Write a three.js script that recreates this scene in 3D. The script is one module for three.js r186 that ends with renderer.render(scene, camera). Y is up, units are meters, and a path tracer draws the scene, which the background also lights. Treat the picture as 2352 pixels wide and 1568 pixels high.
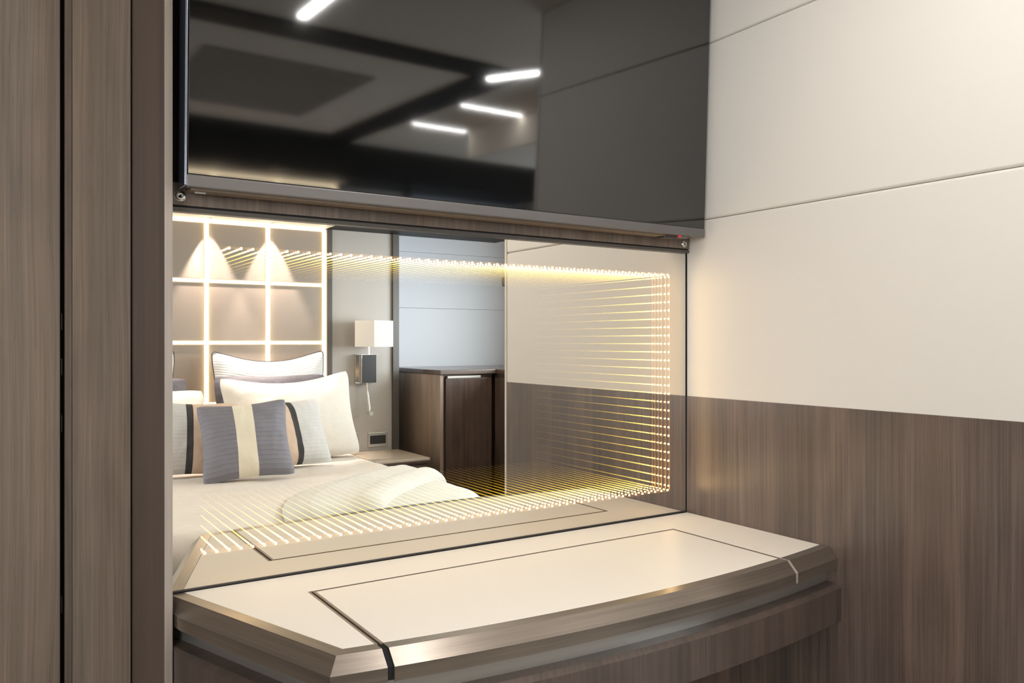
import * as THREE from 'three';
import { RoundedBoxGeometry } from 'three/addons/geometries/RoundedBoxGeometry.js';
import { RectAreaLightUniformsLib } from 'three/addons/lights/RectAreaLightUniformsLib.js';
import { mergeGeometries, mergeVertices, toCreasedNormals } from 'three/addons/utils/BufferGeometryUtils.js';
import { ImprovedNoise } from 'three/addons/math/ImprovedNoise.js';

// ------------------------------------------------------------------ camera, sky, lights, exposure
RectAreaLightUniformsLib.init();
const scene = new THREE.Scene();
const renderer = new THREE.WebGLRenderer();
renderer.toneMapping = THREE.LinearToneMapping;
renderer.toneMappingExposure = 1.05;
renderer.shadowMap.enabled = true;
const camera = new THREE.PerspectiveCamera(2 * Math.atan(784 / 1859) * 180 / Math.PI, 1.5, 0.02, 60);
const YAW = 33 * Math.PI / 180, EYE = new THREE.Vector3(0, 1.14, 1.35);
camera.position.copy(EYE);
camera.lookAt(EYE.x + Math.sin(YAW), EYE.y, EYE.z - Math.cos(YAW));
scene.background = new THREE.Color().setRGB(0.62, 0.78, 1.0);

const RX = 1.358, HULL_R = 3.45, HULL_L = -1.6, CEIL = 2.05, TY = 0.7463, HZ = 3.65, REARZ = 4.0, BEDC = 0.95;
function area(w, h, pos, look, rgb, k) {
  const l = new THREE.RectAreaLight(new THREE.Color().setRGB(...rgb), k, w, h);
  l.position.set(...pos); l.lookAt(...look); scene.add(l); return l;
}
const DAY = [0.87, 0.94, 1.0], SKYR = [0.78, 0.9, 1.0], WARM = [1.0, 0.82, 0.6], WHITE = [1.0, 0.97, 0.93], LEDC = [1.0, 0.66, 0.3];
// daylight entering by the two side windows
area(2.0, 0.62, [HULL_R - 0.02, 1.3, 2.1], [0, 1.3, 2.1], SKYR, 22);
area(1.5, 0.72, [HULL_L + 0.02, 1.45, 2.75], [2, 1.45, 2.75], DAY, 18);

// ------------------------------------------------------------------ helpers
let seed = 7;
const rnd = () => { seed = (seed * 1664525 + 1013904223) >>> 0; return seed / 4294967296; };
const P = new ImprovedNoise();
const taken = {};
function numbered(n) { if (!(n in taken)) { taken[n] = 0; return n; } taken[n]++; return n + '_' + String(taken[n]).padStart(3, '0'); }
function sh(o) { o.traverse(c => { if (c.isMesh) { c.castShadow = true; c.receiveShadow = true; } }); return o; }
function thing(name, label, category, pos = [0, 0, 0], turn = 0, group) {
  const o = new THREE.Group(); o.name = numbered(name); o.position.set(...pos); o.rotation.y = turn; scene.add(o);
  o.userData = { label, category }; if (group) o.userData.group = group; return o;
}
function struct(name, label) { const o = new THREE.Group(); o.name = name; o.userData = { kind: 'structure', label, category: name.split('_')[0] }; scene.add(o); return o; }
function part(name, geo, mat, parent, pos, label) {
  const m = new THREE.Mesh(geo, mat); m.name = name; if (pos) m.position.set(...pos);
  m.castShadow = m.receiveShadow = true; if (label) m.userData.label = label; parent.add(m); return m;
}
// uv in metres from the face direction; turn=true lays the grain (v) along the horizontal
function muv(g, off = [0, 0], along = 'y') {
  g = g.index ? g.toNonIndexed() : g;
  const p = g.attributes.position, n = g.attributes.normal, uv = new Float32Array(p.count * 2);
  for (let i = 0; i < p.count; i += 3) {
    let nx = 0, ny = 0, nz = 0;
    for (let k = 0; k < 3; k++) { nx += Math.abs(n.getX(i + k)); ny += Math.abs(n.getY(i + k)); nz += Math.abs(n.getZ(i + k)); }
    for (let k = i; k < i + 3; k++) {
      const x = p.getX(k), y = p.getY(k), z = p.getZ(k); let a, b;
      if (along === 'y') { if (ny > nx && ny > nz) { a = x; b = z; } else if (nx > nz) { a = z; b = y; } else { a = x; b = y; } }
      else if (along === 'x') { if (nx > ny && nx > nz) { a = z; b = y; } else if (ny > nz) { a = z; b = x; } else { a = y; b = x; } }
      else { if (nz > ny && nz > nx) { a = x; b = y; } else if (ny > nx) { a = x; b = z; } else { a = y; b = z; } }
      uv[2 * k] = a + off[0]; uv[2 * k + 1] = b + off[1];
    }
  }
  g.setAttribute('uv', new THREE.BufferAttribute(uv, 2)); return g;
}
// box from corner to corner, edges rounded by r, placed in world (or parent) coordinates
function bx(x0, x1, y0, y1, z0, z1, r = 0, along = 'y') {
  const w = x1 - x0, h = y1 - y0, d = z1 - z0;
  let g = r > 0 ? new RoundedBoxGeometry(w, h, d, 2, Math.min(r, w / 2.01, h / 2.01, d / 2.01)) : new THREE.BoxGeometry(w, h, d);
  g.translate((x0 + x1) / 2, (y0 + y1) / 2, (z0 + z1) / 2);
  return muv(g, [rnd() * 3, rnd() * 3], along);
}
function cyl(r0, r1, h, seg = 20) { return new THREE.CylinderGeometry(r0, r1, h, seg); }
function tube(pts, r, seg = 40, rs = 8, closed = false) {
  return new THREE.TubeGeometry(new THREE.CatmullRomCurve3(pts.map(p => new THREE.Vector3(...p)), closed), seg, r, rs, closed);
}
// ------------------------------------------------------------------ textures
function tex(size, fn, srgb, rep = [1, 1], mirror = true) {
  const d = new Uint8Array(size * size * 4);
  for (let j = 0; j < size; j++) for (let i = 0; i < size; i++) {
    const c = fn(i / size, j / size), k = 4 * (j * size + i);
    d[k] = Math.max(0, Math.min(255, c[0])); d[k + 1] = Math.max(0, Math.min(255, c[1])); d[k + 2] = Math.max(0, Math.min(255, c[2])); d[k + 3] = 255;
  }
  const t = new THREE.DataTexture(d, size, size); t.magFilter = THREE.LinearFilter; t.minFilter = THREE.LinearMipmapLinearFilter;
  t.wrapS = t.wrapT = mirror ? THREE.MirroredRepeatWrapping : THREE.RepeatWrapping; t.repeat.set(...rep);
  if (srgb) t.colorSpace = THREE.SRGBColorSpace; t.needsUpdate = true; return t;
}
// straight-grained veneer: fine vertical streaks, broad tone bands and a faint cross figure
function veneer(base, con, sd) {
  return tex(1024, (u, v) => {
    const wob = 0.012 * P.noise(u * 3, v * 2.2, sd);
    const x = u + wob;
    let s = 0.40 * P.noise(x * 14, v * 0.7, sd + 3) + 0.5 * P.noise(x * 52, v * 1.6, sd + 9) + 0.55 * P.noise(x * 150, v * 3.5, sd + 14) + 0.45 * P.noise(x * 330, v * 7, sd + 20);
    const fig = 0.7 * P.noise(x * 16, v * 8, sd + 31) * (0.55 + P.noise(x * 4, v * 2.5, sd + 40)) + 0.45 * P.noise(x * 7, v * 0.5, sd + 77);
    const pore = P.noise(x * 300, v * 22, sd + 50) > 0.42 ? -0.5 : 0;
    const k = 1 + con * (s + fig + pore * 0.6), w = 0.03 * P.noise(x * 9, v, sd + 60);
    return [base[0] * k * (1 + w), base[1] * k, base[2] * k * (1 - w)];
  }, true, [2, 1]);
}
const Twood = veneer([141, 124, 110], 0.16, 1.3), Twood2 = veneer([96, 80, 71], 0.23, 71.7), Twood3 = veneer([112, 98, 87], 0.16, 12.7), Tapron = veneer([80, 68, 61], 0.18, 44.2), Tdark = veneer([74, 58, 50], 0.28, 33.1);
const Ttrim = veneer([124, 113, 102], 0.12, 90.4), Tedge = veneer([160, 147, 136], 0.08, 50.4);
const Tweave = tex(256, (u, v) => { const a = 128 + 60 * Math.sin(u * 64 * 6.2832) * Math.sin(v * 64 * 6.2832) + 50 * P.noise(u * 90, v * 90, 3); return [a, a, a]; }, false, [6, 6], false);
const Trib = tex(256, (u, v) => { const a = 40 + 200 * Math.pow(Math.abs(Math.sin(v * 8 * Math.PI)), 0.45) + 14 * P.noise(u * 60, v * 60, 5); return [a, a, a]; }, false, [1, 1], false);
const Tcloth = tex(512, (u, v) => { const a = 128 + 70 * P.noise(u * 9, v * 9, 8) + 34 * P.noise(u * 130, v * 130, 9) + 24 * P.noise(u * 230, v * 40, 4); return [a, a, a]; }, false, [1, 1]);
const Tleather = tex(512, (u, v) => { const a = 128 + 60 * P.noise(u * 120, v * 120, 2) + 40 * P.noise(u * 60, v * 60, 6); return [a, a, a]; }, false, [4, 4]);
const Tlintan = tex(512, (u, v) => { const k = 1 + 0.05 * P.noise(u * 200, v * 14, 2) + 0.05 * P.noise(u * 14, v * 200, 5) + 0.03 * P.noise(u * 4, v * 4, 7); return [222 * k, 213 * k, 203 * k]; }, true, [2, 2]);

const S = (o) => new THREE.MeshStandardMaterial(o), PH = (o) => new THREE.MeshPhysicalMaterial(o);
const lin = (r, g, b) => new THREE.Color().setRGB(r, g, b);
const M = {
  wood: PH({ map: Twood, roughness: 0.42, bumpMap: Twood, bumpScale: 0.0003, clearcoat: 0.15, clearcoatRoughness: 0.3 }),
  wood2: PH({ map: Twood2, roughness: 0.38, clearcoat: 0.3, clearcoatRoughness: 0.28 }),
  wood3: PH({ map: Twood3, roughness: 0.45 }),
  apronwood: PH({ map: Tapron, roughness: 0.4, clearcoat: 0.2, clearcoatRoughness: 0.3 }),
  tan: PH({ color: lin(0.5, 0.42, 0.33), roughness: 0.25 }),
  trim: PH({ map: Ttrim, roughness: 0.28, metalness: 0.6, clearcoat: 0.4, clearcoatRoughness: 0.2 }),
  paleedge: S({ map: Tedge, roughness: 0.4 }),
  darkwood: PH({ map: Tdark, roughness: 0.3, clearcoat: 0.5, clearcoatRoughness: 0.12 }),
  beige: PH({ color: lin(0.685, 0.635, 0.575), roughness: 0.5, bumpMap: Tleather, bumpScale: 0.00012 }),
  palewall: PH({ color: lin(0.54, 0.565, 0.62), roughness: 0.5 }),
  panel: PH({ color: lin(0.42, 0.39, 0.365), roughness: 0.38 }),
  ceil: S({ color: lin(0.88, 0.79, 0.68), roughness: 0.7 }),
  hatch: S({ color: lin(0.27, 0.24, 0.21), roughness: 0.6 }),
  blackgloss: PH({ color: lin(0.01, 0.009, 0.008), roughness: 0.5, specularIntensity: 0.25 }),
  frame: PH({ color: lin(0.075, 0.066, 0.06), roughness: 0.35 }),
  sealm: S({ color: lin(0.03, 0.025, 0.024), roughness: 0.5 }),
  blackgap: S({ color: lin(0.008, 0.007, 0.007), roughness: 0.9 }),
  white: PH({ color: lin(0.84, 0.785, 0.71), roughness: 0.42, specularIntensity: 0.7 }),
  edge: S({ color: lin(0.22, 0.17, 0.13), roughness: 0.4 }),
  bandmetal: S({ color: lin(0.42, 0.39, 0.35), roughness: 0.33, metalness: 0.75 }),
  chrome: S({ color: lin(0.85, 0.86, 0.88), roughness: 0.08, metalness: 1 }),
  steel: S({ color: lin(0.62, 0.6, 0.57), roughness: 0.28, metalness: 1 }),
  tvglass: PH({ color: lin(0.002, 0.002, 0.002), roughness: 0.05, ior: 1.8 }),
  tvbezel: S({ color: lin(0.15, 0.142, 0.14), roughness: 0.4, metalness: 0.55 }),
  tvside: S({ color: lin(0.24, 0.27, 0.34), roughness: 0.22, metalness: 0.9 }),
  tvunder: S({ color: lin(0.13, 0.09, 0.06), roughness: 0.5 }),
  plastic: S({ color: lin(0.02, 0.02, 0.022), roughness: 0.4 }),
  mirror: S({ color: lin(0.9, 0.855, 0.77), roughness: 0.0, metalness: 1, transparent: true, opacity: 0.85, side: THREE.DoubleSide }),
  silver: S({ color: lin(0.767, 0.728, 0.657), roughness: 0.0, metalness: 1, side: THREE.DoubleSide }),
  leather: PH({ color: lin(0.28, 0.24, 0.205), roughness: 0.36, bumpMap: Tweave, bumpScale: 0.0005 }),
  sheet: PH({ map: Tlintan, roughness: 0.9, bumpMap: Tcloth, bumpScale: 0.003, sheen: 0.3, sheenRoughness: 0.6 }),
  throwm: PH({ color: lin(0.66, 0.635, 0.585), roughness: 0.95, bumpMap: Trib, bumpScale: 0.0002, sheen: 0.4, sheenRoughness: 0.6 }),
  pwhite: PH({ color: lin(0.72, 0.675, 0.61), roughness: 0.9, bumpMap: Tcloth, bumpScale: 0.0014, sheen: 0.3 }),
  prib: PH({ color: lin(0.57, 0.56, 0.55), roughness: 0.9, bumpMap: Trib, bumpScale: 0.0016, sheen: 0.3 }),
  pgrey: PH({ color: lin(0.205, 0.2, 0.235), roughness: 0.75, bumpMap: Trib, bumpScale: 0.003, sheen: 0.6, sheenRoughness: 0.4 }),
  pcream: PH({ color: lin(0.80, 0.74, 0.60), roughness: 0.9, bumpMap: Tcloth, bumpScale: 0.002 }),
  ppeach: PH({ color: lin(0.66, 0.50, 0.39), roughness: 0.9, bumpMap: Tcloth, bumpScale: 0.002 }),
  pdark: PH({ color: lin(0.045, 0.042, 0.042), roughness: 0.8, bumpMap: Tcloth, bumpScale: 0.002 }),
  pnavy: PH({ color: lin(0.09, 0.085, 0.105), roughness: 0.6, bumpMap: Tcloth, bumpScale: 0.004, sheen: 0.6 }),
  shade: PH({ color: lin(0.80, 0.79, 0.78), roughness: 0.95, transmission: 0.35, thickness: 0 }),
  lampbody: PH({ color: lin(0.025, 0.025, 0.028), roughness: 0.3 }),
  pane: PH({ color: 0xffffff, roughness: 0, transmission: 1, thickness: 0 }),
  floor: S({ color: lin(0.11, 0.095, 0.08), roughness: 0.95, bumpMap: Tleather, bumpScale: 0.002 }),
  ledtape: S({ color: lin(0.72, 0.40, 0.12), roughness: 0.5 }),
  led: S({ color: 0xffffff, emissive: lin(1.0, 0.70, 0.34), emissiveIntensity: 40 }),
  strip: S({ color: 0xffffff, emissive: lin(1.0, 0.80, 0.48), emissiveIntensity: 7 }),
  coldstrip: S({ color: 0xffffff, emissive: lin(0.95, 0.97, 1.0), emissiveIntensity: 16 }),
  red: S({ color: 0x660000, emissive: lin(1, 0.02, 0.05), emissiveIntensity: 1.2 }),
};

// ------------------------------------------------------------------ the room
const wr = struct('wall_right', 'side wall of padded beige panels over dark veneer wainscot');
part('core', bx(RX + 0.02, HULL_R, 0, CEIL, -0.8, 0.77), M.beige, wr);
part('end_cap', bx(RX - 0.0005, RX + 0.03, 0, CEIL, 0.772, 0.785, 0.004), M.beige, wr);
part('padded_panel', bx(RX, RX + 0.03, 1.004, 1.4144, -0.02, 0.772, 0.006), M.beige, wr);
part('padded_panel', bx(RX, RX + 0.03, 1.4148, 1.8078, -0.02, 0.772, 0.006), M.beige, wr);
part('padded_panel', bx(RX, RX + 0.03, 1.8082, CEIL, -0.02, 0.772, 0.006), M.beige, wr);
part('wainscot', bx(RX - 0.001, RX + 0.03, 0, 1.0145, -0.02, 0.772, 0.0015), M.wood2, wr, null, 'dark straight-grained veneer wainscot');
part('hinge_block', bx(RX + 0.001, RX + 0.02, 1.313, 1.342, 0.778, 0.803, 0.002), M.plastic, wr, null, 'small dark block at the end of the wall');

const wf = struct('wall_front', 'wall that carries the television and the mirror');
part('back_slab', bx(HULL_L, RX + 0.05, 0, CEIL, -0.82, -0.78), M.wood, wf);
part('upper_panel', bx(0.235, RX, 1.388, CEIL, -0.02, 0.006), M.blackgap, wf);
part('lower_panel', bx(0.235, RX, 0, TY - 0.03, -0.02, 0.0), M.wood2, wf);
part('left_return', bx(HULL_L, 0.224, 0, CEIL, -0.78, -0.31), M.wood, wf);
const hd = struct('trim_1', 'dark header rail under the television');
part('rail', bx(0.236, RX - 0.001, 1.3525, 1.388, -0.015, 0.010, 0.001), M.wood3, hd);
part('lip', bx(0.236, RX - 0.001, 1.343, 1.350, -0.015, 0.010, 0.001, 'x'), M.frame, hd);
part('groove_back', bx(0.236, RX - 0.001, 1.349, 1.354, -0.015, 0.006), M.blackgap, hd);
for (const [x, y] of [[0.2535, 1.367], [1.341, 1.3635]]) {
  const g = new THREE.LatheGeometry([[0, 0.0012], [0.0022, 0.0012], [0.0026, 0.0024], [0.0052, 0.0026], [0.0075, 0.0012], [0.0078, 0], [0.0085, 0]].map(p => new THREE.Vector2(...p)), 24).rotateX(Math.PI / 2);
  const s = part('screw', g, M.steel, hd, [x, y, 0.0102], 'steel cup-washer screw');
  for (const a of [0, Math.PI / 2]) part('slot', new THREE.BoxGeometry(0.0042, 0.0009, 0.0006).rotateZ(a + 0.5), M.blackgap, s, [0, 0, 0.0018]);
}
const fl = struct('floor', 'beige carpeted floor');
part('carpet', bx(HULL_L, HULL_R, -0.04, 0, -0.8, REARZ + 0.08), M.floor, fl);

const cl = struct('ceiling', 'pale ceiling with dark bands and lowered edges');
part('slab', bx(HULL_L, HULL_R, CEIL, CEIL + 0.06, -0.8, REARZ + 0.1), M.ceil, cl);
const px1 = 1.55, px0 = 2 * BEDC - 1.55, pz0 = 1.48, pz1 = 3.02, bw = 0.15;
part('dark_band', bx(px0 - bw, px1 + bw, CEIL - 0.012, CEIL + 0.002, pz0 - bw, pz0, 0.002), M.blackgloss, cl);
part('dark_band', bx(px0 - bw, px1 + bw, CEIL - 0.012, CEIL + 0.002, pz1, 3.2, 0.002), M.blackgloss, cl);
part('dark_band', bx(px0 - bw, px0, CEIL - 0.012, CEIL + 0.002, pz0, pz1, 0.002), M.blackgloss, cl);
part('dark_band', bx(px1, px1 + bw, CEIL - 0.012, CEIL + 0.002, pz0, pz1, 0.002), M.blackgloss, cl);
part('hatch_panel', bx(2 * BEDC - 1.27, 1.27, CEIL - 0.006, CEIL + 0.002, 1.78, 2.69, 0.002), M.hatch, cl);
part('soffit', bx(HULL_L, 3.12, 1.86, CEIL, 3.2, 3.42), M.blackgloss, cl, null, 'dark glossy lowered soffit');
part('soffit', bx(1.826, 3.12, 1.86, CEIL, 3.42, 3.68), M.blackgloss, cl, null, 'dark glossy lowered soffit');
part('soffit', bx(HULL_L, 0.0, 1.86, CEIL, 3.42, 3.68), M.blackgloss, cl, null, 'dark glossy lowered soffit');
part('lit_soffit', bx(0.0, 1.826, 1.862, CEIL, 3.42, 3.68), M.beige, cl, null, 'cream soffit above the lit headboard');
part('bulkhead', bx(2.048, HULL_R, 1.905, CEIL, 0.785, 2.41, 0.006), M.ceil, cl);

const wb = struct('wall_rear', 'wall behind the bed with taupe panels between dark posts');
part('core', bx(HULL_L, 1.826, 0, CEIL, HZ + 0.045, HZ + 0.1), M.frame, wb);
part('post', bx(1.828, 1.864, 0, 1.86, HZ - 0.012, HZ + 0.03, 0.002), M.frame, wb, null, 'dark grey upright beside the headboard');
part('taupe_panel', bx(1.864, 2.284, 0, 1.86, HZ, HZ + 0.03, 0.001), M.panel, wb);
part('post', bx(2.284, 2.329, 0, 1.86, HZ - 0.02, HZ + 0.03, 0.002), M.frame, wb, null, 'dark grey upright beside the alcove');
part('alcove_side', bx(2.30, 2.329, 0, CEIL, HZ + 0.03, REARZ), M.palewall, wb);
part('pale_panel', bx(2.329, HULL_R, 0.9, 1.3847, REARZ, REARZ + 0.04, 0.003), M.palewall, wb);
part('pale_panel', bx(2.329, HULL_R, 1.3853, 1.7937, REARZ, REARZ + 0.04, 0.003), M.palewall, wb);
part('pale_panel', bx(2.329, HULL_R, 1.7943, CEIL, REARZ, REARZ + 0.04, 0.003), M.palewall, wb);
part('core', bx(2.2, HULL_R, 0, CEIL, REARZ + 0.035, REARZ + 0.08), M.frame, wb);

function hull(name, x0, x1, z0, z1, label) {
  const h = struct(name, label), y0 = name === 'wall_left' ? 1.08 : 0.98, y1 = name === 'wall_left' ? 1.82 : 1.62;
  part('lower_panel', bx(x0, x1, 0, y0, -0.8, REARZ + 0.08), M.beige, h);
  part('upper_panel', bx(x0, x1, y1, CEIL, -0.8, REARZ + 0.08), M.beige, h);
  part('end_panel', bx(x0, x1, y0, y1, -0.8, z0), M.beige, h);
  part('end_panel', bx(x0, x1, y0, y1, z1, REARZ + 0.08), M.beige, h);
  return h;
}
hull('wall_hull', HULL_R, HULL_R + 0.08, 1.1, 3.1, 'beige hull side wall with long window');
hull('wall_left', HULL_L - 0.08, HULL_L, 1.98, 3.52, 'beige hull side wall with long window');
for (const [n, x, z0, z1, a, b] of [['window_1', HULL_R + 0.04, 1.1, 3.1, 0.98, 1.62], ['window_2', HULL_L - 0.04, 1.98, 3.52, 1.08, 1.82]]) {
  const w = struct(n, 'long hull window'), t = 0.02;
  part('window_frame', mergeGeometries([bx(x - t, x + t, a, a + 0.02, z0, z1), bx(x - t, x + t, b - 0.02, b, z0, z1), bx(x - t, x + t, a + 0.02, b - 0.02, z0, z0 + 0.02), bx(x - t, x + t, a + 0.02, b - 0.02, z1 - 0.02, z1)]), M.frame, w);
  part('pane', bx(x - 0.002, x + 0.002, a + 0.02, b - 0.02, z0 + 0.02, z1 - 0.02), M.pane, w);
}

// ------------------------------------------------------------------ wardrobe on the left
const wd = thing('wardrobe', 'tall brown veneer wardrobe with a narrow black door gap on the left', 'wardrobe');
const WZ = -0.27;
part('door', bx(-1.2, 0.1085, 0.02, CEIL - 0.01, WZ - 0.03, WZ, 0.0015), M.wood, wd);
part('door_gap', bx(0.106, 0.118, 0, CEIL, WZ - 0.04, WZ - 0.028), M.blackgap, wd);
part('jamb_strip', bx(0.1155, 0.1272, 0, CEIL, WZ - 0.03, WZ + 0.001, 0.002), M.wood3, wd, null, 'grey-brown edging strip');
part('filler_panel', bx(0.1272, 0.2215, 0, CEIL, WZ - 0.03, WZ, 0.001), M.wood, wd);
part('end_board', bx(0.2235, 0.2352, 0, CEIL, WZ - 0.03, 0.049, 0.0006), M.wood2, wd, null, 'thin dark upright board');
part('board_edge', bx(0.2235, 0.2352, 0, CEIL, 0.049, 0.0505, 0.0006), M.paleedge, wd, null, 'pale front edge of the upright board');
part('body', bx(-1.2, 0.1, 0, CEIL, WZ - 0.034, WZ - 0.031), M.blackgap, wd);
for (const y of [0.66, 0.98, 1.08, 1.16]) part('hinge_plate', bx(0.1105, 0.1125, y, y + 0.03, WZ - 0.029, WZ - 0.012, 0.0006), M.frame, wd);

// ------------------------------------------------------------------ television
const tvg = thing('television', 'large flat black wall television with grey lower bezel', 'television', [0.793, 1.3705, 0.075]);
tvg.rotation.x = 2 * Math.PI / 180;
const TW = 0.5455;
part('housing', bx(-TW + 0.02, TW - 0.02, 0.006, 0.615, -0.044, -0.012, 0.004), M.plastic, tvg);
part('screen', bx(-TW + 0.004, TW - 0.001, 0.0195, 0.622, -0.012, 0.0, 0.0012), M.tvglass, tvg, null, 'glossy black screen');
part('bottom_bezel', bx(-TW + 0.002, TW, 0.0, 0.0195, -0.014, 0.0015, 0.0025), M.tvbezel, tvg, null, 'grey metal lower bezel');
part('underside', bx(-TW + 0.01, TW - 0.04, -0.0035, 0.004, -0.040, -0.006, 0.001), M.tvunder, tvg, null, 'brown underside strip');
part('side_trim', bx(-TW - 0.001, -TW + 0.003, 0.002, 0.622, -0.043, 0.0015, 0.0014), M.tvside, tvg, null, 'silver side edge');
const sen = part('sensor_pod', bx(0.43, 0.468, -0.007, 0.002, -0.03, -0.006, 0.002), M.plastic, tvg);
part('standby_light', new THREE.SphereGeometry(0.0024, 12, 8), M.red, sen, [0.4708, -0.0022, -0.002], 'tiny red standby light');
part('sensor_window', bx(0.474, 0.497, -0.005, 0.001, -0.012, -0.003, 0.001), M.tvbezel, sen);
part('label_tab', bx(-TW + 0.018, -TW + 0.034, -0.006, -0.001, -0.02, -0.018), M.panel, tvg);

// ------------------------------------------------------------------ infinity mirror
const mg = thing('infinity_mirror', 'wide wall mirror with an inner tunnel of warm lights', 'mirror', [0, TY, 0]);
const LX0 = 0.286, LX1 = 1.312, LY0 = 0.7975 - TY, LY1 = 1.2955 - TY, LDEEP = 0.56;
const mpl = (x0, x1, y0, y1) => new THREE.PlaneGeometry(x1 - x0, y1 - y0).translate((x0 + x1) / 2, (y0 + y1) / 2, 0), MY0 = 0.7495 - TY, MY1 = 1.3435 - TY;
part('mirror_border', mergeGeometries([mpl(0.236, LX0, MY0, MY1), mpl(LX1, RX, MY0, MY1), mpl(LX0, LX1, MY0, LY0), mpl(LX0, LX1, LY1, MY1)]), M.silver, mg, null, 'fully silvered mirror margin');
part('mirror_pane', mpl(LX0, LX1, LY0, LY1), M.mirror, mg, null, 'bronze-tinted half-silvered mirror glass');
part('bottom_seal', bx(0.24, RX, 0.0, 0.0034, -0.002, 0.0025, 0.0008), M.sealm, mg, null, 'black seal along the table');
part('side_seal', bx(RX - 0.0018, RX, 0.0034, 1.343 - TY, -0.002, 0.002), M.blackgap, mg, null, 'black seal at the wall');
{ // dark box behind the glass
  const o = 0.04, t = 0.01, g = [
    bx(0.236, RX - 0.001, 0.004, 0.597, -LDEEP - 0.05, -LDEEP - 0.04),
    bx(0.236, RX - 0.001, 0.0, 0.004, -LDEEP - 0.04, -0.002), bx(0.236, RX - 0.001, 0.597, 0.602, -LDEEP - 0.04, -0.002),
    bx(0.236, 0.238, 0.004, 0.597, -LDEEP - 0.04, -0.002), bx(RX - 0.002, RX - 0.001, 0.004, 0.597, -LDEEP - 0.04, -0.003)];
  part('light_box', mergeGeometries(g), M.blackgap, mg);
}
const glassBlock = PH({ color: 0xffffff, roughness: 0, transmission: 1, thickness: 0.5, ior: 1.0, attenuationColor: lin(0.44, 0.425, 0.19), attenuationDistance: 0.1 });
part('tinted_core', new THREE.BoxGeometry(LX1 - LX0, LY1 - LY0, LDEEP).translate((LX0 + LX1) / 2, (LY0 + LY1) / 2, -LDEEP / 2 - 0.003), glassBlock, mg, null, 'smoky amber glass core');
{
  const pitch = 0.0191, rows = [];
  for (let x = LX0 + 0.008; x < LX1 - 0.004; x += pitch) { rows.push([x, LY0 + 0.003, 0]); if (x > 0.325) rows.push([x, LY1 - 0.003, 0]); }
  for (let y = LY0 + 0.0125; y < LY1 - 0.006; y += pitch) rows.push([LX1 - 0.003, y, 1]);
  const depth = []; let z = 0.0085; for (let k = 0; z < LDEEP - 0.02; k++) { depth.push(z); z += Math.max(0.0034, (k % 2 ? 0.0142 : 0.0122) * Math.exp(-k * 0.08)); }
  const front = new THREE.IcosahedronGeometry(0.0022, 1), back = new THREE.IcosahedronGeometry(0.0021, 0);
  for (const [x, y] of rows) part('led_bead', front, M.led, mg, [x, y, -depth[0]]);
  const inst = new THREE.InstancedMesh(back, M.led, rows.length * (depth.length - 1)), m4 = new THREE.Matrix4(); let i = 0;
  for (const [x, y] of rows) for (let k = 1; k < depth.length; k++) { const q = Math.max(0.52, 0.96 - 0.02 * k); inst.setMatrixAt(i++, m4.makeScale(q * 0.86, q * 0.86, q * (1.6 + Math.min(1.0, k * 0.25))).setPosition(x, y, -depth[k])); }
  inst.name = 'led_bead_rows'; inst.userData = { kind: 'stuff', label: 'receding rows of warm light beads' }; mg.add(inst);
  // copper-coloured carrier tape behind the first rows of beads
  for (let k = 0; k < 6; k++) {
    const d0 = -depth[k] - 0.002, d1 = -depth[k] + 0.002;
    part('led_tape', bx(LX1 - 0.0009, LX1 - 0.0004, LY0 + 0.003, LY1 - 0.003, d0, d1), M.ledtape, mg);
    if (k < 3) { part('led_tape', bx(LX0 + 0.004, LX1 - 0.002, LY0 + 0.0004, LY0 + 0.0009, d0, d1), M.ledtape, mg); part('led_tape', bx(0.33, LX1 - 0.002, LY1 - 0.0009, LY1 - 0.0004, d0, d1), M.ledtape, mg); }
  }
}
// the light that the LED rows throw into the room
const LYA = TY + LY0, LYB = TY + LY1;
area(0.012, LYB - LYA, [LX1 - 0.006, (LYA + LYB) / 2, 0.004], [LX1 - 0.006, (LYA + LYB) / 2, 1], LEDC, 8);
area(LX1 - LX0, 0.012, [(LX0 + LX1) / 2, LYA + 0.006, 0.004], [(LX0 + LX1) / 2, LYA + 0.006, 1], LEDC, 4);
area(LX1 - LX0, 0.012, [(LX0 + LX1) / 2, LYB - 0.006, 0.004], [(LX0 + LX1) / 2, LYB - 0.006, 1], LEDC, 4);

// ------------------------------------------------------------------ vanity table
const vt = thing('vanity_table', 'bow-fronted cream vanity top with dark chamfered wood edge below the mirror', 'table', [0, 0, 0]);
const KX = 0.86, KC = 0.176;
const front = (x, z0) => z0 - KC * (x - KX) * (x - KX);      // bowed front line through z0 at its middle
// left edge line of the cream top, moved outward by o
function leftEdge(o, z) { const ax = 0.258, az = 0, bxx = 0.383, bz = 0.363, L = Math.hypot(bxx - ax, bz - az); return Math.max(0.2365, ax + (bxx - ax) * (z - az) / (bz - az) - o * L / (bz - az)); }
// outline of the table at an outward offset o: list of [x, z] from back-left round the front to the wall
function rim(o, zf, xa, xb, n = 40) {
  let x = xa; if (xa === null) { x = 0.38; for (let i = 0; i < 20; i++) x = leftEdge(o, front(x, zf + o)); }
  const pts = []; for (let i = 0; i <= n; i++) { const t = x + (xb - x) * i / n; pts.push([t, front(t, zf + o)]); } return pts;
}
const ZF = 0.402, XE = RX - 0.002;
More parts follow.
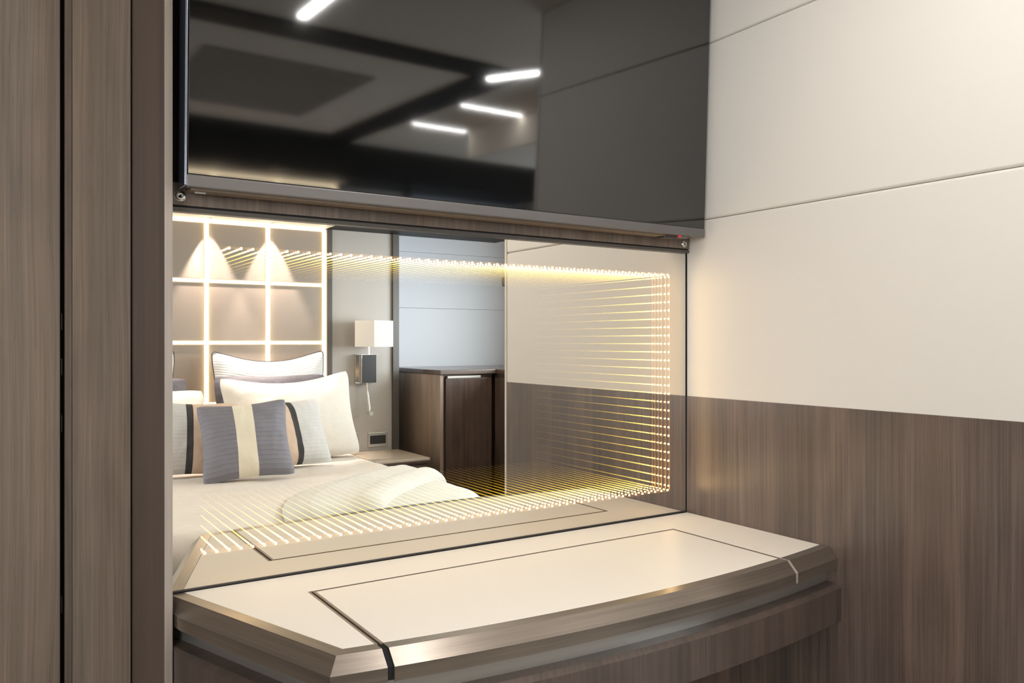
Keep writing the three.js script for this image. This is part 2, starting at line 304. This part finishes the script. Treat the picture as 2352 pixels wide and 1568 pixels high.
// sweep of a profile [[offset, y]...] along the rim; each profile point has its own rim line
function sweepRim(profile, xa, xb, withLeft, zf = ZF, lz0 = 0.004, n = 40, upright = false) {
  const rows = profile.map(([o, y]) => {
    const r = rim(o, zf, xa, xb, n).map(([x, z]) => [x, y, z]);
    if (withLeft) { const L = []; const c = r[0]; for (let i = 0; i < 12; i++) { const z = lz0 + (c[2] - lz0) * i / 12; L.push([leftEdge(o, z), y, z]); } return L.concat(r); }
    return r;
  });
  const pos = [], uv = []; const m = rows[0].length;
  const quad = (a, b, c, d, ua, ub, va, vb) => { pos.push(...a, ...b, ...c, ...a, ...c, ...d); if (upright) uv.push(ua, va, ub, va, ub, vb, ua, va, ub, vb, ua, vb); else uv.push(va, ua, va, ub, vb, ub, va, ua, vb, ub, vb, ua); };
  const K = rows.length; let vacc = 0;
  for (let k = 0; k < K; k++) {
    const k2 = (k + 1) % K; let acc = 0; const vw = Math.hypot(profile[k][0] - profile[k2][0], profile[k][1] - profile[k2][1]);
    for (let i = 0; i + 1 < m; i++) {
      const L = Math.hypot(rows[k][i + 1][0] - rows[k][i][0], rows[k][i + 1][2] - rows[k][i][2]);
      quad(rows[k][i], rows[k][i + 1], rows[k2][i + 1], rows[k2][i], acc + 0.3, acc + L + 0.3, vacc, vacc + vw); acc += L;
    }
    vacc += vw + 0.031;
  }
  for (const e of [0, m - 1]) for (let k = 1; k + 1 < K; k++) { const t = e ? [0, k + 1, k] : [0, k, k + 1]; for (const q of t) { pos.push(...rows[q][e]); uv.push(rows[q][e][2], rows[q][e][1]); } }
  const g = new THREE.BufferGeometry(); g.setAttribute('position', new THREE.Float32BufferAttribute(pos, 3)); g.setAttribute('uv', new THREE.Float32BufferAttribute(uv, 2));
  g.computeVertexNormals(); return toCreasedNormals(g, 0.35);
}
// flat cream slab from an outline [x,z]
function slab(outline, y0, y1, bev = 0.0012) {
  const s = new THREE.Shape(outline.map(([x, z]) => new THREE.Vector2(x, -z)));
  const g = new THREE.ExtrudeGeometry(s, { depth: y1 - y0 - bev, bevelEnabled: true, bevelSize: bev, bevelThickness: bev, bevelOffset: -bev, bevelSegments: 2 });
  g.rotateX(-Math.PI / 2).translate(0, y0, 0); return muv(g);
}
const IX0 = 0.430, IX1 = 1.21, IZ = 0.109, gap = 0.0035, gl = 0.0055;
const fl1 = rim(0, ZF, null, IX0 - gl, 8), flc = rim(0, ZF, IX0 + gl, IX1 - gap, 36), flr = rim(0, ZF, IX1 + gap, XE, 12);
const frame = [[leftEdge(0, 0.004), 0.004], ...fl1, [IX0 - gl, IZ - gap], [IX1 + gap, IZ - gap], ...flr, [XE, 0.004]];
part('fixed_top', slab(frame, TY - 0.018, TY), M.white, vt, null, 'cream lacquered surround');
const lid = part('lid', slab([[IX0 + gl, IZ + gap], ...flc, [IX1 - gap, IZ + gap]], TY - 0.018, TY), M.white, vt, null, 'cream lift-up lid panel');
part('lid_edging', mergeGeometries([bx(IX0 + gl - 0.0038, IX0 + gl, TY - 0.018, TY - 0.0004, IZ, front(IX0, ZF)), bx(IX0 + gl, IX1 - gap, TY - 0.018, TY - 0.0004, IZ + gap - 0.0018, IZ + gap), bx(IX1 - gap, IX1 - gap + 0.0016, TY - 0.018, TY - 0.0004, IZ, front(IX1, ZF))]), M.edge, lid);
part('opening_edging', mergeGeometries([bx(IX0 - gl, IX0 - gl + 0.0034, TY - 0.018, TY - 0.0004, IZ - gap, front(IX0, ZF)), bx(IX0 - gap, IX1 + gap, TY - 0.018, TY - 0.0004, IZ - gap, IZ - gap + 0.0016), bx(IX1 + gap - 0.0014, IX1 + gap, TY - 0.018, TY - 0.0004, IZ - gap, front(IX1, ZF))]), M.edge, vt);
part('gap_bed', slab([[leftEdge(-0.01, 0.006), 0.006], ...rim(-0.01, ZF, null, XE, 30), [XE, 0.006]], TY - 0.04, TY - 0.0185, 0.0005), M.blackgap, vt);
const prof = [[0.0, TY], [0.0195, TY], [0.038, TY - 0.0185], [0.038, TY - 0.037], [0.0, TY - 0.037]];
part('edge_moulding', sweepRim(prof, null, IX0 - gl + 0.001, true), M.trim, vt, null, 'chamfered wood edge turning the left corner');
part('edge_moulding', sweepRim(prof, IX0 + gap + 0.001, IX1 - gap, false), M.trim, vt, null, 'chamfered wood edge of the lid');
part('edge_moulding', sweepRim(prof, IX1 + gap, XE, false, ZF, 0, 14), M.trim, vt, null, 'short chamfered wood edge at the wall');
for (const [x, m] of [[IX0, M.blackgap], [IX1, M.paleedge]]) part('edge_insert', sweepRim(m === M.paleedge ? [[0.0, TY], [0.0193, TY], [0.0377, TY - 0.0184], [0.0377, TY - 0.0365], [0, TY - 0.0365]] : [[0.0, TY - 0.002], [0.018, TY - 0.002], [0.035, TY - 0.019], [0.035, TY - 0.036], [0, TY - 0.036]], x - gap, x + gap, false, ZF, 0, 2), m, vt);
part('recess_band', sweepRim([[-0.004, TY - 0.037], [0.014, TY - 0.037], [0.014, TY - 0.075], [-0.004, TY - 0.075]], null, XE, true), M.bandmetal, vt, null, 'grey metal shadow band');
part('apron', sweepRim([[0.012, TY - 0.066], [0.036, TY - 0.066], [0.046, TY - 0.0715], [0.046, TY - 0.134], [0.012, TY - 0.134]], null, XE, true, ZF, 0.004, 40, true), M.apronwood, vt, null, 'curved veneer apron');
part('underside', slab([[leftEdge(-0.01, 0.006), 0.006], ...rim(0.01, ZF, null, XE, 30), [XE, 0.006]], TY - 0.13, TY - 0.075, 0.0005), M.blackgap, vt);
part('pedestal', bx(0.3, XE, 0, TY - 0.13, 0.002, 0.16, 0.002), M.wood2, vt);

// ------------------------------------------------------------------ headboard
const hb = thing('headboard', 'tall headboard of woven taupe squares divided by glowing light lines', 'headboard', [0, 0, HZ]);
const HX = [0.006, 0.367, 0.729, 1.091, 1.453, 1.812], HY = [0.40, 0.767, 1.133, 1.499, 1.852];
for (let i = 0; i < 5; i++) for (let j = 0; j < 4; j++) part('upholstered_panel', bx(HX[i] + 0.009, HX[i + 1] - 0.009, HY[j] + 0.009, HY[j + 1] - 0.009, 0, 0.035, 0.006), M.leather, hb);
part('backing', bx(0, 1.826, 0.3, 1.86, 0.03, 0.044), M.frame, hb);
const stripGeo = (len) => new THREE.CapsuleGeometry(0.0075, len, 4, 10);
for (let i = 0; i < 6; i++) { const g = bx(HX[i] - 0.008, HX[i] + 0.008, 0.5, 1.855, -0.02, 0.02, 0.005); part('light_strip', g, M.strip, hb, null, 'upright warm light line'); if (i > 1) area(0.016, 1.3, [HX[i], 1.18, HZ - 0.023], [HX[i], 1.18, 0], WARM, 1.2); }
for (let j = 1; j < 5; j++) { part('light_strip', bx(HX[0], HX[5], HY[j] - 0.008, HY[j] + 0.008, -0.004, 0.02, 0.003), M.strip, hb, null, 'level warm light line'); area(1.8, 0.016, [(HX[0] + HX[5]) / 2, HY[j], HZ - 0.016], [(HX[0] + HX[5]) / 2, HY[j], 0], WARM, 1.2); }
HX.slice(3, 5).forEach((x, i) => {
  const t = thing('spotlight', ['recessed soffit spotlight above the left glowing upright line in the mirror', 'recessed soffit spotlight above the middle glowing upright line in the mirror'][i], 'spotlight', [x + 0.012, 1.862, HZ - 0.052], 0, 'headboard spotlights');
  part('bezel', new THREE.TorusGeometry(0.02, 0.004, 8, 24).rotateX(Math.PI / 2), M.steel, t);
  part('lamp_lens', cyl(0.018, 0.018, 0.003), S({ color: 0xffffff, emissive: lin(1, 0.9, 0.75), emissiveIntensity: 3 }), t, [0, -0.0005, 0]);
  const s = new THREE.SpotLight(lin(1, 0.88, 0.84), 11, 0, 0.5, 0.3, 2); s.position.set(x + 0.012, 1.852, HZ - 0.052); s.target.position.set(x + 0.012, 0, HZ - 0.03); s.castShadow = true; s.shadow.radius = 0.3; scene.add(s, s.target);
});

// ------------------------------------------------------------------ bed
const BX0 = -0.06, BX1 = 1.95, BZ0 = 1.66, BZ1 = HZ - 0.03, BY = 0.45, BR = 0.11, BCR = 0.3;
// signed distance inside a rounded rectangle (rounded only at the foot)
function sdf(x, z) {
  const cx = (BX0 + BX1) / 2, cz = (BZ0 + BZ1) / 2 + 1, hx = (BX1 - BX0) / 2, hz = (BZ1 - BZ0) / 2 + 1;   // head end runs on behind the wall plane
  const qx = Math.abs(x - cx) - (hx - BCR), qz = Math.abs(z - cz) - (hz - BCR);
  return -(Math.hypot(Math.max(qx, 0), Math.max(qz, 0)) + Math.min(Math.max(qx, qz), 0) - BCR);
}
// lays the plane point (x, z) over the mattress: flat on top, rolled over the edge, then hanging
function drape(x, z, lift) {
  const e = sdf(x, z), h = 1e-3, gx = (sdf(x + h, z) - sdf(x - h, z)) / (2 * h), gz = (sdf(x, z + h) - sdf(x, z - h)) / (2 * h), gl = Math.hypot(gx, gz) || 1;
  const nx = -gx / gl, nz = -gz / gl, w = BR - e;
  if (w <= 0) return [x, BY + lift, z];
  const q = BR * Math.PI / 2, bx0 = x - nx * w, bz0 = z - nz * w;
  if (w < q) { const a = w / BR, R = BR + lift; return [bx0 + nx * R * Math.sin(a), BY - BR + R * Math.cos(a), bz0 + nz * R * Math.sin(a)]; }
  return [bx0 + nx * (BR + lift), BY - BR - (w - q), bz0 + nz * (BR + lift)];
}
function gridGeo(nu, nv, f, uvs = [1, 1]) {
  const pos = [], uv = [], idx = [];
  for (let j = 0; j <= nv; j++) for (let i = 0; i <= nu; i++) { pos.push(...f(i / nu, j / nv)); uv.push(i / nu * uvs[0], j / nv * uvs[1]); }
  for (let j = 0; j < nv; j++) for (let i = 0; i < nu; i++) { const a = j * (nu + 1) + i, b = a + 1, c = a + nu + 1, d = c + 1; idx.push(a, c, b, b, c, d); }
  const g = new THREE.BufferGeometry(); g.setAttribute('position', new THREE.Float32BufferAttribute(pos, 3)); g.setAttribute('uv', new THREE.Float32BufferAttribute(uv, 2)); g.setIndex(idx); g.computeVertexNormals(); return g;
}
const bed = thing('bed', 'wide low bed with rounded foot and cream bedspread', 'bed', [BEDC, 0, 2.6]);
const BO = [-BEDC, 0, -2.6], off = (g) => g.translate(...BO);
part('mattress', off(gridGeo(120, 110, (u, v) => {
  const x = BX0 - 0.24 + (BX1 - BX0 + 0.48) * u, z = BZ0 - 0.24 + (BZ1 - BZ0 + 0.24) * v;
  const wr = 0.006 * P.noise(x * 3.1, z * 3.1, 4) + 0.004 * P.noise(x * 9, z * 7, 9) * (sdf(x, z) < 0.25 ? 1.6 : 0.6);
  return drape(x, z, wr);
}, [6, 6])), M.sheet, bed, null, 'cream bedspread over the mattress');
part('bed_base', off(bx(BX0 + 0.14, BX1 - 0.14, 0, 0.3, BZ0 + 0.2, BZ1, 0.02)), M.darkwood, bed);

// diagonal throw over the foot corner: its far edge and rolled near edge follow the photograph
const th = thing('throw_blanket', 'ribbed ivory throw laid diagonally over the bed foot corner', 'blanket', [1.6, BY, 2.2]);
{
  const ed = (p) => new THREE.CatmullRomCurve3(p.map(([x, z]) => new THREE.Vector3(x, 0, z)));
  const far = ed([[0.92, 1.42], [0.99, 1.86], [1.17, 2.22], [1.58, 2.55], [2.14, 2.88]]), near = ed([[1.26, 1.40], [1.40, 1.76], [1.60, 1.99], [1.86, 2.20], [2.28, 2.46]]);
  const f = (u, v) => {
    const a = far.getPoint(u), c = near.getPoint(u), x = a.x + (c.x - a.x) * v, z = a.z + (c.z - a.z) * v;
    const edge = v > 0.92 ? Math.sqrt(Math.max(0, 1 - Math.pow((v - 0.92) / 0.08, 2))) : Math.min(1, 0.12 + v / 0.3);
    const lift = 0.006 + 0.038 * edge * (0.8 + 0.5 * Math.exp(-Math.pow((v - 0.82) / 0.15, 2))) + 0.007 * P.noise(x * 4, z * 4, 2) * Math.min(1, v * 6) + 0.002 * P.noise(x * 13, z * 11, 6) + 0.004 * Math.sin(v * 8 + u * 4) * v;
    const p = drape(x, z, Math.max(0.003, lift)); return [p[0] - 1.6, p[1] - BY, p[2] - 2.2];
  };
  part('folded_layer', gridGeo(140, 80, f, [30, 7]), M.throwm, th);
  const f2 = (u, v) => { const c = near.getPoint(u), x = c.x - 0.02 + 0.34 * v, z = c.z + 0.03 - 0.3 * v; const p = drape(x, z, 0.009 + 0.004 * P.noise(x * 7, z * 7, 12)); return [p[0] - 1.6, p[1] - BY, p[2] - 2.2]; };
  part('under_layer', gridGeo(100, 40, f2, [24, 6]), M.throwm, th);
}

// ------------------------------------------------------------------ pillows
// face of a stuffed cushion for the columns u0..u1; s = +1 front, -1 back
function cushion(w, h, t, u0, u1, o = {}) {
  const k = o.pinch ?? 0.07, sd = o.seed ?? 1, wr = o.wrinkle ?? 0.006, sag = o.sag ?? 0;
  const face = (s) => gridGeo(o.nu ?? 24, 28, (a, b) => {
    const u = u0 + (u1 - u0) * a, v = -1 + 2 * b, uu = s > 0 ? u : u0 + u1 - u;
    const X = uu * w / 2 * (1 - k * (1 - v * v)) * (1 - 0.055 * Math.pow(v * v, 4)), Y = v * h / 2 * (1 - k * (1 - uu * uu)) * (1 - 0.055 * Math.pow(uu * uu, 4)) - sag * (1 - uu * uu) * (v + 1) / 2;
    const thick = t / 2 * Math.pow(Math.max(0, 1 - Math.pow(Math.abs(uu), 2.4)), 0.55) * Math.pow(Math.max(0, 1 - Math.pow(Math.abs(v), 2.4)), 0.55);
    const n = wr * (P.noise(X * 14, Y * 14, sd) + 0.6 * P.noise(X * 30, Y * 26, sd + 5)) * Math.min(1, thick / 0.02);
    return [X, Y, s * (thick + n)];
  }, [(u1 - u0) / 2 * w * 8, h * (o.rib ?? 6)]);
  return mergeGeometries([face(1), face(-1)]);
}
function pillow(name, label, pos, tilt, turn, roll, w, h, t, pieces, o = {}, group) {
  const g = thing(name, label, name.includes('cushion') ? 'cushion' : 'pillow', pos, 0, group);
  g.rotation.set(tilt, turn, roll, 'YXZ');
  for (const [pn, u0, u1, m, extra] of pieces) { const q = cushion(w, h, t, u0, u1, { ...o, ...(extra || {}) }).translate(0, h / 2, 0); part(pn, q, m, g); }
  if (o.piping) {
    const k = o.pinch ?? 0.07, pts = [];
    const pt = (u, v) => [u * w / 2 * (1 - k * (1 - v * v)) * (1 - 0.055 * Math.pow(v * v, 4)), v * h / 2 * (1 - k * (1 - u * u)) * (1 - 0.055 * Math.pow(u * u, 4)) + h / 2 - (o.sag ?? 0) * (1 - u * u) * (v + 1) / 2, 0];
    for (let i = 0; i < 14; i++) pts.push(pt(-1 + 2 * i / 14, -1)); for (let i = 0; i < 14; i++) pts.push(pt(1, -1 + 2 * i / 14));
    for (let i = 0; i < 14; i++) pts.push(pt(1 - 2 * i / 14, 1)); for (let i = 0; i < 14; i++) pts.push(pt(-1, 1 - 2 * i / 14));
    part('piping', tube(pts, 0.0032, 160, 6, true), o.piping, g, null, 'dark piped edge');
  }
  return g;
}
const R = Math.PI / 180, back = 180 * R;
// the mirror turns left and right round; turn = 180 faces the pillow towards the mirror
pillow('pillow', 'ribbed white pillow with dark piping leaning on headboard, right stack', [1.44, BY + 0.004, 3.47], -9 * R, back, 0, 0.70, 0.65, 0.15, [['cover', -1, 1, M.prib]], { seed: 3, piping: M.pdark, pinch: 0.09, rib: 8, sag: 0.05 }, 'pillows of the right stack');
pillow('pillow', 'dark grey pillow squeezed between the white pillows of the right stack', [1.42, BY + 0.004, 3.345], -13 * R, back, 0, 0.68, 0.505, 0.10, [['cover', -1, 1, M.pnavy]], { seed: 13, pinch: 0.05 });
pillow('pillow', 'large smooth cream pillow at the front of the right stack', [1.50, BY + 0.002, 3.20], -17 * R, back - 3 * R, -2 * R, 0.80, 0.53, 0.17, [['cover', -1, 1, M.pwhite]], { seed: 23, pinch: 0.075, sag: 0.045 });
pillow('pillow', 'ribbed white pillow against headboard, left stack, cut by wardrobe edge', [0.56, BY + 0.004, 3.47], -9 * R, back, 0, 0.70, 0.66, 0.15, [['cover', -1, 1, M.prib]], { seed: 33, piping: M.pdark, pinch: 0.09, rib: 8, sag: 0.05 });
pillow('pillow', 'dark grey velvety pillow in the left stack', [0.62, BY + 0.004, 3.345], -13 * R, back, 0, 0.66, 0.50, 0.10, [['cover', -1, 1, M.pnavy]], { seed: 43, pinch: 0.05, wrinkle: 0.012 });
pillow('pillow', 'smooth cream pillow at the front of the left stack', [0.62, BY + 0.004, 3.20], -20 * R, back, 0, 0.80, 0.45, 0.17, [['cover', -1, 1, M.pwhite]], { seed: 53, pinch: 0.06 });
// cushions; in the mirror u = +1 lies to the left
const stripeSet = (d) => d > 0 ? [['ribbed_side', -1, -0.2, M.prib], ['dark_stripe', -0.2, -0.05, M.pdark], ['peach_side', -0.05, 1, M.ppeach]] : [['peach_side', -1, 0.03, M.ppeach], ['dark_stripe', 0.03, 0.18, M.pdark], ['ribbed_side', 0.18, 1, M.prib]];
pillow('cushion', 'white and peach cushion with dark stripe, right of the grey cushion', [1.40, BY + 0.004, 2.96], -22 * R, back - 8 * R, -3 * R, 0.47, 0.39, 0.15, stripeSet(1), { seed: 63, pinch: 0.085 });
pillow('cushion', 'white and peach cushion with dark stripe, left of the grey cushion', [0.875, BY + 0.004, 2.96], -20 * R, back + 4 * R, 3 * R, 0.46, 0.40, 0.15, stripeSet(-1), { seed: 73, pinch: 0.085 });
pillow('cushion', 'grey ribbed cushion with a cream centre stripe at the very front', [1.09, BY + 0.004, 2.69], -25 * R, back + 10 * R, -4 * R, 0.45, 0.42, 0.16, [['ribbed_side', -1, -0.2, M.pgrey], ['cream_stripe', -0.2, 0.24, M.pcream], ['ribbed_side', 0.24, 1, M.pgrey]], { seed: 83, pinch: 0.1, rib: 5 });

// ------------------------------------------------------------------ wall lamp, sockets, bedside table
const wl = thing('wall_lamp', 'wall lamp with square white shade and black block on taupe panel', 'lamp', [2.083, 0, HZ - 0.002]);
{
  const s = 0.172, y0 = 1.106, y1 = 1.274, t = 0.003, a = -22 * R, zc = -0.15;
  const w = [bx(-s / 2, s / 2, y0, y1, -s / 2, -s / 2 + t), bx(-s / 2, s / 2, y0, y1, s / 2 - t, s / 2), bx(-s / 2, -s / 2 + t, y0, y1, -s / 2 + t, s / 2 - t), bx(s / 2 - t, s / 2, y0, y1, -s / 2 + t, s / 2 - t)];
  part('lamp_shade', mergeGeometries(w).rotateY(a).translate(0.008, 0, zc), M.shade, wl, null, 'square white fabric shade');
  part('neck', cyl(0.006, 0.006, 0.08).translate(0.008, 1.09, -0.065), M.chrome, wl);
  part('neck_arm', bx(-0.004, 0.02, 1.118, 1.124, -0.16, -0.06, 0.002), M.chrome, wl);
  part('body', bx(-0.048, 0.052, 0.872, 1.052, -0.085, -0.012, 0.002), M.lampbody, wl, null, 'black block body');
  part('side_plate', bx(-0.0505, -0.048, 0.872, 1.052, -0.085, -0.012, 0.001), M.chrome, wl, null, 'mirror-bright side of the block');
  part('mirror_plate', bx(-0.062, 0.06, 0.866, 1.058, -0.012, 0.0, 0.001), M.chrome, wl);
  part('top_cap', bx(-0.052, 0.058, 1.052, 1.056, -0.09, -0.012, 0.001), M.chrome, wl);
  const arm = part('reading_arm', tube([[0, 0.874, -0.06], [0.002, 0.82, -0.062], [0.006, 0.75, -0.07], [0.008, 0.70, -0.08], [0.004, 0.68, -0.09]], 0.0062, 40, 10), M.chrome, wl);
  part('reading_head', cyl(0.014, 0.014, 0.05).rotateX(Math.PI / 2).translate(0.0, 0.674, -0.10), M.chrome, arm);
}
const sockets = [[2.18, 0.4895, 0.136, 0.096, 'dark framed socket plate under the wall lamp'], [2.004, 0.506, 0.075, 0.075, 'small dark socket plate half hidden by the cream pillow']];
for (const [x, y, w, h, lab] of sockets) {
  const t = thing('socket_plate', lab, 'socket', [x, y - h / 2, HZ]);
  part('plate', bx(-w / 2, w / 2, 0, h, -0.009, 0, 0.003), M.steel, t);
  part('insert', bx(-w / 2 + 0.012, w / 2 - 0.012, 0.02, h - 0.02, -0.0105, -0.006, 0.001), M.plastic, t);
}
const ns = thing('bedside_table', 'low bedside table with glossy beige top beside the bed', 'table', [2.13, 0, 3.42]);
part('top', bx(-0.17, 0.19, 0.402, 0.418, -0.26, 0.22, 0.003), M.tan, ns);
part('top_edge', bx(-0.172, 0.192, 0.386, 0.402, -0.262, 0.22, 0.002), M.darkwood, ns);
part('body', bx(-0.16, 0.18, 0.0, 0.386, -0.24, 0.22, 0.002), M.darkwood, ns);
part('drawer', bx(-0.15, 0.17, 0.2, 0.37, -0.256, -0.24, 0.002), M.darkwood, ns);

// ------------------------------------------------------------------ corner cabinets
const ca = thing('cabinet', 'dark glossy wood cabinet with one door behind the bed aisle', 'cabinet', [2.45, 0, 3.25]);
part('body', bx(0.012, 0.39, 0.05, 0.925, 0.02, 0.74, 0.002), M.darkwood, ca);
part('side_panel', bx(-0.012, 0.012, 0.0, 0.925, 0.0, 0.74, 0.002), M.wood, ca);
part('countertop', bx(-0.02, 0.40, 0.925, 0.957, -0.016, 0.745, 0.005, 'x'), M.darkwood, ca);
const cd = part('door', bx(0.03, 0.375, 0.06, 0.90, 0.0, 0.02, 0.002), M.darkwood, ca);
part('finger_grip', bx(0.04, 0.29, 0.900, 0.917, -0.004, 0.016, 0.003), M.bandmetal, cd, null, 'metal finger pull');
const cb = thing('cabinet', 'dark glossy wood cabinet running along the hull window', 'cabinet', [2.86, 0, 2.0]);
part('body', bx(0.01, 0.585, 0.0, 0.925, 0, 1.985, 0.002), M.darkwood, cb);
part('countertop', bx(-0.01, 0.585, 0.925, 0.957, -0.01, 1.99, 0.005, 'z'), M.darkwood, cb);
for (let i = 0; i < 3; i++) part('door', bx(-0.008, 0.01, 0.06, 0.9, 0.02 + i * 0.415, 0.42 + i * 0.415, 0.002), M.darkwood, cb);

// ------------------------------------------------------------------ ceiling light lines
function ceilingLight(label, x0, z0, x1, z1, k, w = 0.02, drop = 0) {
  const L = Math.hypot(x1 - x0, z1 - z0), t = thing('ceiling_light', label, 'ceiling light', [(x0 + x1) / 2, CEIL, (z0 + z1) / 2], Math.atan2(-(z1 - z0), x1 - x0), 'ceiling light lines');
  part('housing', bx(-L / 2 - 0.004, L / 2 + 0.004, -0.003 - drop, 0.0, -w / 2 - 0.004, w / 2 + 0.004, 0.001), M.steel, t);
  part('light_strip', bx(-L / 2, L / 2, -0.008 - drop, -0.003 - drop, -w / 2, w / 2), M.coldstrip, t);
  const l = new THREE.RectAreaLight(lin(...WHITE), k, L, w), q = new THREE.Quaternion(); l.position.set((x0 + x1) / 2, CEIL - 0.011 - drop, (z0 + z1) / 2);
  l.quaternion.setFromAxisAngle(new THREE.Vector3(0, 1, 0), Math.atan2(-(z1 - z0), x1 - x0)).multiply(q.setFromAxisAngle(new THREE.Vector3(1, 0, 0), -Math.PI / 2)); scene.add(l);
}
ceilingLight('thick light line over the dressing aisle, uppermost in the television reflection', 0.81, 0.45, 0.80, 1.25, 100, 0.026);
ceilingLight('short slanting light line beside the wall end in the television reflection', 1.575, 1.44, 1.67, 1.24, 100, 0.026, 0.013);
ceilingLight('light line nearest the wall corner in the television reflection', 1.733, 1.925, 2.044, 1.922, 150, 0.008);
ceilingLight('lowest light line in the television reflection', 1.744, 2.43, 2.044, 2.427, 150, 0.008);

sh(scene);
renderer.render(scene, camera);
